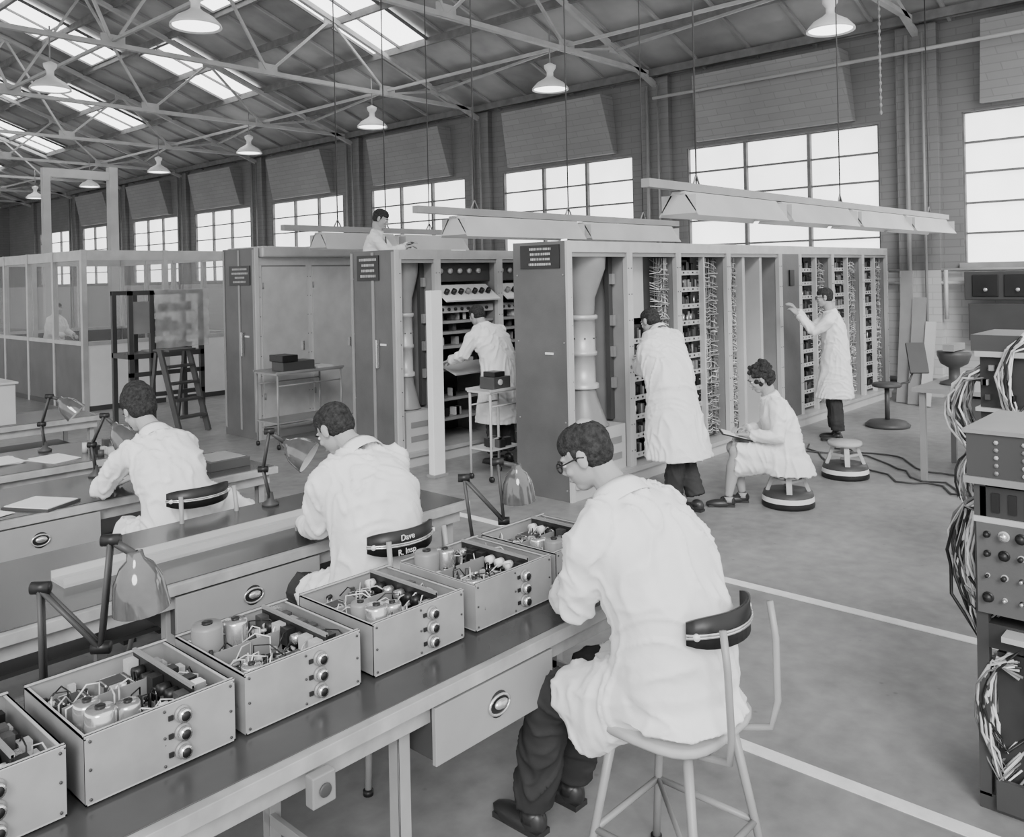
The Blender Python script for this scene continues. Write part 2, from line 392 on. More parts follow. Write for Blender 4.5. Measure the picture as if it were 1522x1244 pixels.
def signplate(b,X,y0,y1,z0,z1):
    b.bb((X-.012,y0,z0),(X,y1,z1),blackM)
    n=4; h=(z1-z0)/(n+.6)
    for i in range(n):
        L=(y1-y0)*R.uniform(.45,.85); yc=(y0+y1)/2; y=yc-L/2
        while y<yc+L/2-.01:
            wv=R.uniform(.008,.016); b.bb((X-.0135,y,z1-(i+1)*h),(X-.012,y+wv,z1-(i+1)*h+h*.45),cableM); y+=wv+.008
def endpanel(X,Y0,D,H,sign,mat=panelM,strips=False):
    b=MB(); b.bb((X-.05,Y0-.02,0),(X-.004,Y0+D,H),mat)
    if strips:
        for y in(Y0+.0,Y0+D*.45,Y0+D-.05): b.bb((X-.06,y,.1),(X-.05,y+.04,H-.02),steelM)
        b.box((X-.07,Y0+D*.38,1.2),(.03,.02,.3),chromeM)
    signplate(b,X-.05,*sign)
    b.bb((X-.055,Y0-.025,0),(X-.004,Y0+.0,H),liteM)
    b.box((X-.055,Y0+.2,1.3),(.015,.09,.02),whiteM)
    for y in(Y0+.03,Y0+D-.05):
        for z in(.1,.7,1.4,2.0): b.cyl((X-.05,y,z),(X-.056,y,z),.008,steelM,n=8)
    b.obj('cabinet_end_panel',bevel=.003)
Y1=4.78
endpanel(5.94,Y1,.62,2.3,(Y1+.06,Y1+.52,2.06,2.27))
for a,c,k in((5.94,6.87,'duct'),(6.87,7.75,'loom'),(7.75,8.8,'rack'),(8.8,10.1,'open'),(10.1,10.66,'dark'),(10.66,11.7,'rack'),(11.7,12.8,'rack'),(12.8,13.8,'rack')): bay(a,c,Y1,k)
Y2=7.0
endpanel(5.85,Y2,.75,2.3,(Y2+.25,Y2+.62,1.98,2.25),strips=True)
for a,c,k in((5.85,6.41,'duct'),(6.41,7.40,'control'),(7.40,8.3,'control'),(8.3,9.2,'rack'),(9.2,10.2,'rack')): bay(a,c,Y2,k,D=.75)
Y3=9.73
endpanel(5.85,Y3,.78,2.42,(Y3+.1,Y3+.6,1.95,2.2),strips=True)
for a,c in((5.85,6.6),(6.6,7.35),(7.35,8.1),(8.1,8.85)): bay(a,c,Y3,'door',D=.78,H=2.3)
b=MB(); b.bb((5.86,Y3-.1,2.3),(8.9,Y3+.78,2.44),aluM); b.obj('cabinet_ventilation_hood',bevel=.02)
b=MB(); b.bb((5.78,6.42,0),(5.93,6.5,1.87),whiteM); b.bb((5.76,6.40,0),(5.95,6.52,.03),steelM); b.obj('upright_door_stile',bevel=.004)

def fluo(x0,x1,y,z,n):
    b=MB(); b.bb((x0,y-.04,z+.04),(x1,y+.04,z+.11),steelM)
    L=(x1-x0-.6)/n
    for i in range(n):
        a=x0+.5+i*L; c=a+L-.12
        pr=[(-.20,-.18),(-.06,.03),(.06,.03),(.20,-.18),(.19,-.18),(.05,.015),(-.05,.015),(-.19,-.18)]
        b.loft([[V((a,y+p,z+q)) for p,q in pr],[V((c,y+p,z+q)) for p,q in pr]],liteM,sm=False)
        b.bb((a,y-.17,z-.16),(a+.01,y+.17,z-.0),liteM); b.bb((c-.01,y-.17,z-.16),(c,y+.17,z),liteM)
        for d in(-.06,.06): b.cyl((a+.05,y+d,z-.1),(c-.05,y+d,z-.1),.018,tubeM,n=8)
    for x in(x0+.6+.2,x1-.8,(x0+x1)/2):
        b.tube([(x,y,z+.11),(x,y,zr(x)-.1)],.008,darkM,n=6); b.tube([(x-.05,y,z+.11),(x,y,z+.2),(x+.05,y,z+.11)],.01,steelM,n=6)
    b.obj('hanging_fluorescent_light')
fluo(5.92,13.9,3.95,2.66,4)
fluo(5.45,10.1,6.25,2.58,2)
fluo(5.75,8.9,9.0,2.56,2)

# ---------------------------------------------------------------- benches
def bench(x0,x1,yf,yr,draws,H=.8):
    b=MB(); b.bb((x0,yf,H-.045),(x1,yr,H-.004),edgeM); b.bb((x0+.01,yf+.03,H-.004),(x1-.01,yr,H),benchM)
    b.bb((x0,yf+.04,H-.11),(x1-.04,yf+.07,H-.045),edgeM); b.bb((x0,yr-.07,H-.11),(x1-.04,yr-.04,H-.045),edgeM)
    xs=[x1-.1]; 
    while xs[-1]-1.55>x0: xs.append(xs[-1]-1.55)
    for x in xs:
        for y in(yf+.08,yr-.1):
            b.bb((x,y,0),(x+.045,y+.006,H-.045),legM); b.bb((x,y,0),(x+.006,y+.045,H-.045),legM)
        b.bb((x,yf+.08,.12),(x+.02,yr-.06,.16),legM); b.bb((x,yf+.08,H-.1),(x+.04,yr-.06,H-.045),legM)
    b.bb((x0,yr-.12,.2),(x1-.1,yr-.1,.24),legM)
    b.bb((x0+.05,yf+.35,H-.3),(x1-.15,yr-.1,H-.28),darkM)
    for a,c in draws:
        b.bb((a,yf+.02,H-.22),(c,yf+.55,H-.06),darkM); b.bb((a-.01,yf+.005,H-.225),(c+.01,yf+.022,H-.055),drawM)
        xc=(a+c)/2; zc=H-.14; rt=Matrix.Rotation(math.radians(90),3,'X')
        b.lathe((xc,yf+.004,zc),[(.0,.0),(.03,.004),(.042,.0)],blackM,rot=rt,n=20)
        b.tube([(xc+.045*math.cos(t*.3927),yf,zc+.03*math.sin(t*.3927)) for t in range(17)],.005,chromeM,n=6)
        b.ell((xc,yf-.008,zc+.005),(.03,.012,.016),chromeM)
    b.obj('workbench',bevel=.003)
bench(-1.2,3.25,1.88,2.76,[(1.69,2.2),(.1,.6)])
bench(-.5,3.25,3.33,4.2,[(1.62,2.28)])
bench(-.5,3.08,4.93,5.72,[(1.35,1.95)])
bench(-.5,3.0,6.1,6.95,[(1.1,1.8)])
bench(-.5,3.3,8.2,9.0,[])
b=MB(); b.bb((1.3,3.64,.8),(2.55,3.78,.812),aluM); b.bb((1.3,3.64,.812),(2.55,3.648,.84),liteM); b.bb((1.3,3.772,.812),(2.55,3.78,.84),liteM)
for i in range(6): b.cyl((1.4+i*.2,3.71,.812),(1.4+i*.2,3.71,.816),.012,darkM)
b.obj('metal_chassis_rail')
b=MB(); b.bb((1.235,1.85,.67),(1.305,1.885,.75),steelM); b.cyl((1.27,1.85,.71),(1.27,1.842,.71),.018,darkM,n=16); b.obj('power_socket_box',bevel=.01)

# ---------------------------------------------------------------- electronic chassis
def chassis(x0,y0,z0,w=.385,d=.39,h=.16,seed=1):
    Q=random.Random(seed); b=MB(); t=.004; z0+=.008
    b.bb((x0,y0,z0),(x0+w,y0+d,z0+t),aluM)
    b.bb((x0,y0,z0),(x0+w,y0+t,z0+h),panM); b.bb((x0,y0+d-t,z0),(x0+w,y0+d,z0+h),panM)
    b.bb((x0,y0,z0),(x0+t,y0+d,z0+h*.96),panM); b.bb((x0+w-t,y0,z0),(x0+w,y0+d,z0+h*.96),panM)
    for yy in(y0,y0+d-.012): b.bb((x0,yy,z0+h-.003),(x0+w,yy+.012,z0+h),liteM)
    for xx in(x0,x0+w-.01): b.bb((xx,y0,z0+h*.96-.003),(xx+.01,y0+d,z0+h*.96),liteM)
    for xx in(.03,w-.03):
        for yy in(.03,d-.03): b.cyl((x0+xx,y0+yy,z0-.008),(x0+xx,y0+yy,z0),.01,blackM,n=8)
    for i in range(3):
        c=V((x0+w*.62,y0,z0+.035+i*.045))
        b.cyl(c,c+V((0,-.006,0)),.021,steelM,n=16); b.cyl(c+V((0,-.006,0)),c+V((0,-.022,0)),.016,chromeM,n=16)
        b.cyl(c+V((0,-.022,0)),c+V((0,-.0225,0)),.012,blackM,n=12)
        b.box(c+V((-.03,-.003,0)),(.012,.004,.012),blackM)
    for xx in(.012,w*.5,w-.012):
        for zz in(.012,h*.5,h-.015): b.cyl((x0+xx,y0,z0+zz),(x0+xx,y0-.003,z0+zz),.0035,darkM,n=8)
    for zz in(.02,h*.45,h*.8):
        for yy in(.06,.2,.33): b.cyl((x0+w,y0+yy,z0+zz),(x0+w+.003,y0+yy,z0+zz),.0035,steelM,n=6)
    b.bb((x0+t,y0+t,z0+.055),(x0+w-t,y0+d-t,z0+.06),darkM); zt=z0+.06
    px=x0+w*.72
    b.bb((px,y0+.02,zt),(px+.006,y0+d-.03,z0+h+.012),blackM); b.bb((px-.002,y0+.02,z0+h+.006),(px+.008,y0+d-.03,z0+h+.015),steelM)
    for i in range(7):
        yy=y0+.045+i*.048+Q.uniform(-.006,.006)
        if Q.random()<.6:
            b.cyl((px-.004,yy,zt+.075),(px-.032,yy,zt+.075),.016,Q.choice((blackM,whiteM,chromeM)),n=12)
        else: b.box((px-.016,yy,zt+.07),(.028,.034,.05),Q.choice((blackM,liteM,darkM)))
        b.box((px+.026,yy,zt+.05+Q.uniform(-.01,.03)),(.034,.032,.06),Q.choice((blackM,steelM,darkM,blackM,chromeM)))
        b.box((px+.065,yy,zt+.03),(.03,.03,Q.uniform(.05,.1)),Q.choice((blackM,liteM,darkM,aluM)))
    yp=y0+d*.55
    b.bb((x0+.03,yp,zt),(x0+w*.66,yp+.004,z0+h*.9),steelM)
    big=[(.06,.06,.036,.125),(.06,.14,.032,.115),(.13,.07,.030,.11)] if seed%2 else [(.06,.31,.045,.135),(.15,.31,.036,.12),(.055,.06,.028,.09)]
    for x,y,r,hh in big:
        b.lathe((x0+x,y0+y,zt),[(r,0),(r,hh*.93),(r*.9,hh),(0,hh)],Q.choice((chromeM,chromeM,steelM)),n=20); b.lathe((x0+x,y0+y,zt),[(r*1.12,0),(r*1.12,.012),(r,.014)],blackM,n=16)
        b.cyl((x0+x,y0+y,zt+hh),(x0+x,y0+y,zt+hh+.006),r*.35,blackM,n=10)
    trs=[(.20,.325,.075,.06),(.09,.32,.07,.055)] if seed%2 else [(.19,.08,.08,.06)]   # laminated transformers with coil and bracket
    for x,y,tw,th in trs:
        c=V((x0+x,y0+y,zt)); b.box(c+UP*th*.55,(tw,.045,th),darkM); b.box(c+UP*th*.6,(tw*.55,.075,th*.75),liteM); b.box(c+UP*.004,(tw+.03,.05,.006),aluM)
        for s in(-1,1): b.box(c+V((s*tw*.5,0,th*.5)),(.004,.05,th*1.05),steelM); b.cyl(c+V((s*tw*.38,-.024,th)),c+V((s*tw*.38,.024,th)),.004,chromeM,n=6)
    gx=0.02
    while gx<w*.68:
        gy=.02
        while gy<d-.02:
            x=gx+Q.uniform(-.007,.007); y=gy+Q.uniform(-.007,.007); gy+=.023
            if any((x-a)**2+(y-c)**2<(r+.012)**2 for a,c,r,_ in big) or abs(y-d*.55)<.02 or any(abs(x-a)<tw/2+.012 and abs(y-c)<.045 for a,c,tw,_ in trs): continue
            k=Q.random(); mt=Q.choice((blackM,whiteM,liteM,darkM,blackM,aluM,blackM,darkM,chromeM,steelM))
            if k<.22: b.cyl((x0+x,y0+y,zt),(x0+x,y0+y,zt+Q.uniform(.03,.08)),Q.uniform(.005,.010),mt,n=8)
            elif k<.65:
                a=Q.uniform(0,math.pi); z=zt+Q.uniform(.02,.07); dx=V((math.cos(a),math.sin(a),0))*Q.uniform(.008,.016); c=V((x0+x,y0+y,z))
                b.cyl(c-dx,c+dx,Q.uniform(.004,.008),mt,n=6); b.tube([c-dx,c-dx*1.3-V((0,0,z-zt))],.0015,chromeM,n=4); b.tube([c+dx,c+dx*1.3-V((0,0,z-zt))],.0015,chromeM,n=4)
            else:
                hh=Q.uniform(.02,.07); b.box((x0+x,y0+y,zt+hh/2),(Q.uniform(.01,.022),Q.uniform(.008,.018),hh),mt,Matrix.Rotation(Q.choice((0,0,.5)),3,'Z'))
        gx+=.023
    for i in range(26):
        p=V((x0+Q.uniform(.03,w-.03),y0+Q.uniform(.03,d-.03),zt+.085)); q=p+V((Q.uniform(-.09,.09),Q.uniform(-.09,.09),-.03))
        q.x=min(max(q.x,x0+.01),x0+w-.01); q.y=min(max(q.y,y0+.01),y0+d-.01)
        b.tube([p-V((0,0,.06)),p,(p+q)/2+V((0,0,.02)),q],.0022,Q.choice((cableM,blackM,whiteM)),n=5)
    b.obj('electronic_chassis')
for i,x in enumerate((-.06,.36,.775,1.18,1.605,2.035,2.46)): chassis(x,2.07,.8,seed=i+3,w=.375 if i!=5 else .395)

# ---------------------------------------------------------------- bench lamps
def blamp(base,pts,sc,ax,r=.073,h=.15):
    b=MB(); base=V(base); b.lathe(base,[(0,.0),(.045,.0),(.045,.015),(.02,.03),(.014,.07)],darkM,caps=True)
    P=[base+V((0,0,.03))]+[V(p) for p in pts]
    for a,c in zip(P[:-1],P[1:]):
        d=(c-a).normalized(); s=d.cross(V((.7,-.7,.1))).normalized()*.009
        b.tube([a+s,c+s],.0075,darkM); b.tube([a-s,c-s],.0075,darkM)
    for p in P[1:]: b.cyl(p+V((.018,-.018,0)),p-V((.018,-.018,0)),.018,blackM,n=12)
    rt=zdir(ax); sc=V(sc)
    b.tube([P[-1],sc-V(ax).normalized()*h*.5],.012,darkM)
    pr=[(.012,-.56),(.028,-.55),(.032,-.42),(.06,-.3),(.085,-.05),(.095,.25),(.1,.45)]
    b.lathe(sc,[(a*r/.1,c*h) for a,c in pr],shadeM,rot=rt,n=28)
    b.lathe(sc,[(a*r/.1*.96,c*h) for a,c in pr[2:]],whiteM,rot=rt,n=28)
    b.ell(sc+V(ax).normalized()*h*.05,(.028,.028,.035),whiteM,rot=rt)
    b.obj('bench_lamp')
blamp((.9,2.69,.8),[(.9,2.7,1.13),(1.02,2.585,.95),(1.044,2.56,1.26)],(1.095,2.50,1.135),(.1,0,-1),.08,.17)
blamp((2.64,2.69,.8),[(2.6,2.70,1.13),(2.74,2.60,.93),(2.72,2.61,1.19)],(2.78,2.55,1.09),(.1,0,-1),.075,.16)
blamp((2.51,4.1,.8),[(2.47,4.1,1.0),(2.50,4.08,1.2)],(2.61,3.98,1.09),(.55,-.75,-.55),.09,.16)
blamp((2.2,5.6,.8),[(2.18,5.6,1.0),(2.24,5.55,1.18)],(2.3,5.45,1.06),(.3,-.6,-.8),.08,.16)
blamp((2.3,6.75,.8),[(2.28,6.75,1.0),(2.32,6.7,1.2)],(2.42,6.62,1.12),(.6,-.4,-.7),.08,.16)

def sheet(x,y,a,w=.21,h=.3,z=.8,n=1,name='paper_sheets'):
    b=MB()
    for i in range(n):
        b.box((x+R.uniform(-.02,.02),y+R.uniform(-.02,.02),z+.0015+i*.003),(w,h,.002),paperM,Matrix.Rotation(a+R.uniform(-.15,.15),3,'Z'))
    b.obj(name)
sheet(1.40,5.15,.3,n=3); sheet(1.5,6.5,.4,n=3); sheet(1.95,6.6,0,n=4); sheet(2.25,6.4,.2,n=2)
b=MB(); b.box((1.72,5.12,.806),(.24,.3,.012),darkM,Matrix.Rotation(.5,3,'Z')); b.box((1.72,5.12,.814),(.22,.28,.004),paperM,Matrix.Rotation(.5,3,'Z')); b.obj('notebook')
b=MB()
for i in range(30):
    x,y=R.uniform(2.45,2.95),R.uniform(6.15,6.6); h=R.uniform(.02,.07)
    if i%2: b.bb((x,y,.8),(x+R.uniform(.03,.12),y+.05,.8+h),R.choice((darkM,liteM,aluM,blackM)))
    else: b.cyl((x,y,.8),(x,y,.8+h),.02,R.choice((darkM,liteM,whiteM)))
b.obj('bench_components')
b=MB(); b.bb((1.5,8.3,.8),(2.6,8.9,1.15),liteM); b.bb((1.48,8.28,1.15),(2.62,8.92,1.17),aluM); b.bb((2.0,8.29,.85),(2.02,8.3,1.1),darkM); b.obj('instrument_case',bevel=.005)
b=MB(); b.bb((2.7,5.1,.8),(2.98,5.4,.86),darkM); b.bb((2.72,5.12,.86),(2.96,5.38,.865),steelM); b.obj('instrument_case',bevel=.005)
b=MB(); b.bb((2.62,3.75,.8),(2.80,3.93,.9),liteM); b.lathe((2.71,3.84,.9),[(.06,0),(.06,.02),(0,.02)],darkM); b.obj('meter_box',bevel=.004)

# ---------------------------------------------------------------- factory chair
def chair(cx,cy,sz,bz,text=None,yback=None,name='factory_chair',sw=1.):
    b=MB()
    n=28; rg=[]
    for z,k in((sz-.03,.96),(sz-.02,1),(sz-.004,1),(sz,.95)):
        k*=sw; rg.append([V((cx+.20*k*math.copysign(abs(math.cos(2*math.pi*i/n))**.6,math.cos(2*math.pi*i/n)),cy+.19*k*math.copysign(abs(math.sin(2*math.pi*i/n))**.6,math.sin(2*math.pi*i/n)),z)) for i in range(n)])
    b.loft(rg,woodM)
    b.lathe((cx,cy,0),[(.15,sz-.03),(.155,sz-.05),(.15,sz-.06),(.12,sz-.05)],steelM)
    ft=[]
    for sx in(-1,1):
        for sy in(-1,1):
            f=V((cx+sx*.22,cy+sy*.22,.0)); t=V((cx+sx*.13,cy+sy*.13,sz-.04)); ft.append((f,t))
            b.tube([t,t.lerp(f,.5),f],[.016,.014,.013],legM); b.cyl(f,f+V((0,0,.02)),.02,blackM)
    def at(i,z):
        f,t=ft[i]; return f.lerp(t,z/(sz-.04))
    for a,c in((0,1),(1,3),(3,2),(2,0)): b.tube([at(a,.25),at(c,.25)],.011,legM)
    b.tube([at(0,.25),at(3,.25)],.009,legM)
    yb=yback if yback else cy-.2
    for sx in(-1,1):
        x=cx+sx*.1
        b.tube([(x*.5+cx*.5,cy,sz-.05),(x,cy-.12,sz-.06),(cx+sx*.13,yb-.02,sz-.02),(cx+sx*.145,yb-.035,sz+.06),(cx+sx*.15,yb-.03,bz-.08),(cx+sx*.145,yb-.015,bz+.03)],.011,legM)
    A=[math.radians(-55+110*i/14) for i in range(15)]
    rad=.21; cyb=yb+rad
    vs=[];fs=[]
    for j,(dr,dz) in enumerate(((0,-.05),(0,.05),(-.012,.05),(-.012,-.05))):
        for a in A:
            e=1-.35*(abs(a)/math.radians(55))**4
            vs.append((cx+(rad+dr)*math.sin(a),cyb-(rad+dr)*math.cos(a),bz+dz*e))
    for j in range(4):
        for i in range(14): k=(j+1)%4; fs.append((j*15+i,j*15+i+1,k*15+i+1,k*15+i))
    fs+= [(0,15,30,45),(14,59,44,29)]
    b.add(vs,fs,blackM,True)
    ob=b.obj(name)
    s=MB()
    for dz in(-.004,.004): s.tube([(cx+(rad+.004)*math.sin(a),cyb-(rad+.004)*math.cos(a),bz-.006+dz) for a in A],.004,chromeM)
    for a in(A[1],A[13]): s.cyl((cx+rad*math.sin(a),cyb-rad*math.cos(a),bz-.006),(cx+(rad+.012)*math.sin(a),cyb-(rad+.012)*math.cos(a),bz-.006),.01,whiteM)
    st=s.obj('strap',parent=ob)
    if text:
        for i,(t,dz,dx) in enumerate(text):
            cu=bpy.data.curves.new('lettering','FONT'); cu.body=t; cu.size=.034; cu.align_x='CENTER'; cu.extrude=.001; cu.materials.append(whiteM)
            o=bpy.data.objects.new('painted_lettering',cu); COL.objects.link(o)
            o.rotation_euler=(math.radians(90),0,0); o.location=(cx+dx,yb-.006,bz+dz); o.parent=ob; o.matrix_parent_inverse=Matrix.Translation(ob.location).inverted()
    return ob
chair(2.34,1.50,.62,.95,yback=1.25,name='factory_stool',sw=1.12)
chair(2.28,2.93,.55,.945,[('Dave',.014,-.04),('R. Insp',-.041,-.045)],yback=2.66)
chair(2.19,4.44,.55,.90,yback=4.18)

def drumstool(x,y,seat=.34):
    b=MB(); b.lathe((x,y,0),[(0,0),(.215,0),(.22,.02),(.215,.05)],blackM); b.lathe((x,y,0),[(.217,.05),(.212,.09)],whiteM); b.lathe((x,y,0),[(.212,.09),(.2,.125),(.0,.13)],darkM)
    for i in range(4):
        a=i*math.pi/2+.5; b.beam((x+.17*math.cos(a),y+.17*math.sin(a),.125),(x+.1*math.cos(a),y+.1*math.sin(a),seat-.03),.045,.03,woodM)
    b.lathe((x,y,0),[(0,seat-.035),(.155,seat-.035),(.16,seat-.02),(.155,seat),(0,seat)],woodM)
    for i in range(4):
        a=i*math.pi/2+.5;c=a+math.pi/2; b.beam((x+.14*math.cos(a),y+.14*math.sin(a),.22),(x+.14*math.cos(c),y+.14*math.sin(c),.22),.02,.02,woodM)
    b.obj('round_step_stool')
drumstool(6.98,3.28); drumstool(8.27,3.3)

# ---------------------------------------------------------------- people
def hand(parent,wrist,d,back,side,name,curl=.45):
    d=V(d).normalized(); back=V(back); back=(back-d*back.dot(d)).normalized(); x=d.cross(back)*side
    def P(a,bb,c): return V(wrist)+x*a+d*bb+back*c
    b=MB(); rt=Matrix((x,d,back)).transposed()
    b.ell(P(0,.05,0),(.039,.052,.015),skinM,rot=rt); b.ell(P(.0,.075,.0),(.041,.025,.013),skinM,rot=rt)
    b.tube([P(0,-.05,0),P(0,.02,0)],[.027,.026],skinM,n=12)
    for ox,L in((.030,.072),(.0105,.082),(-.0095,.076),(-.029,.058)):
        p=P(ox,.085,0); ang=curl*.6; pts=[P(ox,.06,0),p]
        for k,fr in enumerate((.45,.3,.25)):
            ang+=curl*.55; p=p+(d*math.cos(ang)-back*math.sin(ang))*L*fr; pts.append(p)
        b.tube(pts,[.0095,.0098,.009,.0083,.0068],skinM,n=8); b.ell(pts[-1],(.0068,)*3,skinM,nu=8,nv=6)
    t=[P(.02,.018,-.004),P(.042,.045,-.012),P(.054,.07,-.022),P(.056,.092,-.032)]
    b.tube(t,[.014,.012,.0105,.008],skinM,n=8); b.ell(t[-1],(.008,)*3,skinM,nu=8,nv=6)
    ob=b.obj(name,parent=parent); remesh(ob,.0032,3)
def head(parent,c,fwd,neckbase,hair='short',glasses=False,tilt=UP,k=1.):
    c=V(c); rt=rotdir(fwd,tilt)
    def P(x,y,z): return c+rt@V((x*k,y*k,z*k))
    def sc(*a): return tuple(q*k for q in a)
    b=MB()
    b.ell(P(0,-.015,.03),sc(.077,.094,.088),skinM,rt,20,14); b.ell(P(0,.022,-.03),sc(.063,.070,.085),skinM,rt,20,14)
    b.ell(P(0,.045,-.088),sc(.038,.038,.030),skinM,rt); b.ell(P(0,.01,-.06),sc(.056,.06,.05),skinM,rt)
    b.tube([P(0,.080,.008),P(0,.096,-.02),P(0,.103,-.034)],[.009*k,.011*k,.013*k],skinM); b.ell(P(0,.09,-.036),sc(.017,.013,.009),skinM,rt)
    b.ell(P(0,.074,.020),sc(.05,.017,.011),skinM,rt)
    for s in(-1,1):
        b.ell(P(s*.081,-.006,-.008),sc(.009,.020,.033),skinM,rt); b.ell(P(s*.04,.063,-.03),sc(.02,.02,.018),skinM,rt)
    b.ell(P(0,.085,-.064),sc(.024,.010,.010),skinM,rt)
    b.tube([P(0,-.025,-.03),P(0,-.03,-.085),V(neckbase)],[.056*k,.054*k,.062*k],skinM,n=14)
    ob=b.obj('head',parent=parent); remesh(ob,.0045,4)
    e=MB()
    for s in(-1,1):
        e.ell(P(s*.031,.077,-.001),sc(.013,.010,.009),eyeM,rt); e.ell(P(s*.031,.085,-.001),sc(.006,.004,.006),irisM,rt)
        e.tube([P(s*.015,.093,.017),P(s*.032,.094,.021),P(s*.05,.082,.017)],.0035*k,hairM,n=6)
    e.tube([P(-.022,.092,-.064),P(0,.097,-.0635),P(.022,.092,-.064)],.003*k,lipM,n=6)
    e.obj('face_features',parent=parent)
    h=MB()
    if hair in('short','bald'):
        top=.0 if hair=='short' else -.003
        h.ell(P(0,-.023,.039+top),sc(.0805,.094,.084),hairM,rt,22,16)
        h.ell(P(0,.004,.055+top),sc(.073,.080,.066),hairM,rt,22,16)
        h.ell(P(0,-.040,.0),sc(.0785,.071,.070),hairM,rt,20,14)
        for s in(-1,1): h.ell(P(s*.073,.014,.018),sc(.009,.010,.026),hairM,rt)
    elif hair=='bun':
        h.ell(P(0,-.03,.055),sc(.100,.11,.10),hairM,rt,20,14); h.ell(P(0,-.05,.0),sc(.090,.072,.085),hairM,rt,20,14); h.ell(P(0,-.035,.12),sc(.072,.075,.05),hairM,rt)
    else:
        Q=random.Random(3); h.ell(P(0,-.03,.045),sc(.088,.1,.088),hairM,rt,20,14)
        for i in range(90):
            a=Q.uniform(0,2*math.pi); z=Q.uniform(-.07,.13); rr=math.sqrt(max(.1,1-((z-.03)/.13)**2)); x,y=.088*rr*math.cos(a),-.03+.1*rr*math.sin(a)
            if y>.045 and z<.07: continue
            h.ell(P(x,y,z),(.022*k,)*3,hairM,nu=8,nv=6)
    ob=h.obj('hair',parent=parent); remesh(ob,.0045,2,disp=lambda p:.001*noise.noise(p*60)+.0014*noise.noise(V((p.x*170,p.y*170,p.z*60))))
    if hair=='bald':
        q=MB(); q.ell(P(0,-.045,.088),sc(.038,.040,.036),skinM,rt,18,12); q.obj('crown_thinning_patch',parent=parent)
    if glasses:
        g=MB()
        for s in(-1,1):
            g.tube([P(s*.033+.023*math.cos(t*.524),.101,-.002+.018*math.sin(t*.524)) for t in range(13)],.0028,glassesM,n=6)
            g.tube([P(s*.056,.1,.004),P(s*.079,.06,.006),P(s*.089,-.0,.008),P(s*.088,-.02,-.0)],.0028,glassesM,n=6)
        g.tube([P(-.01,.101,0),P(0,.105,.004),P(.01,.101,0)],.0025,glassesM,n=6)
        g.obj('spectacles',parent=parent)
def fold(seed,amp=1.):
    o=V((seed*3.7,seed*1.3,seed*.7))
    def f(p):
        q=p+o; n1=noise.noise(V((q.x*5,q.y*5,q.z*2.5)))
        w_=noise.noise_vector(q*2.5)*.16; e=q+w_
        a=noise.noise(V((e.x*14,e.y*14,e.z*2.4)))
        c=noise.noise(V((e.x*6+3,e.y*6,e.z*15+e.x*9)))
        m=noise.noise(q*3.1+V((9,2,4)))
        m=min(1,max(0,.6+m*1.6))
        ra=1-min(1,abs(a)*3); rc=1-min(1,abs(c)*3)
        return amp*(.012*n1+.019*m*ra*ra+.014*(1-m)*rc*rc-.006)
    return f
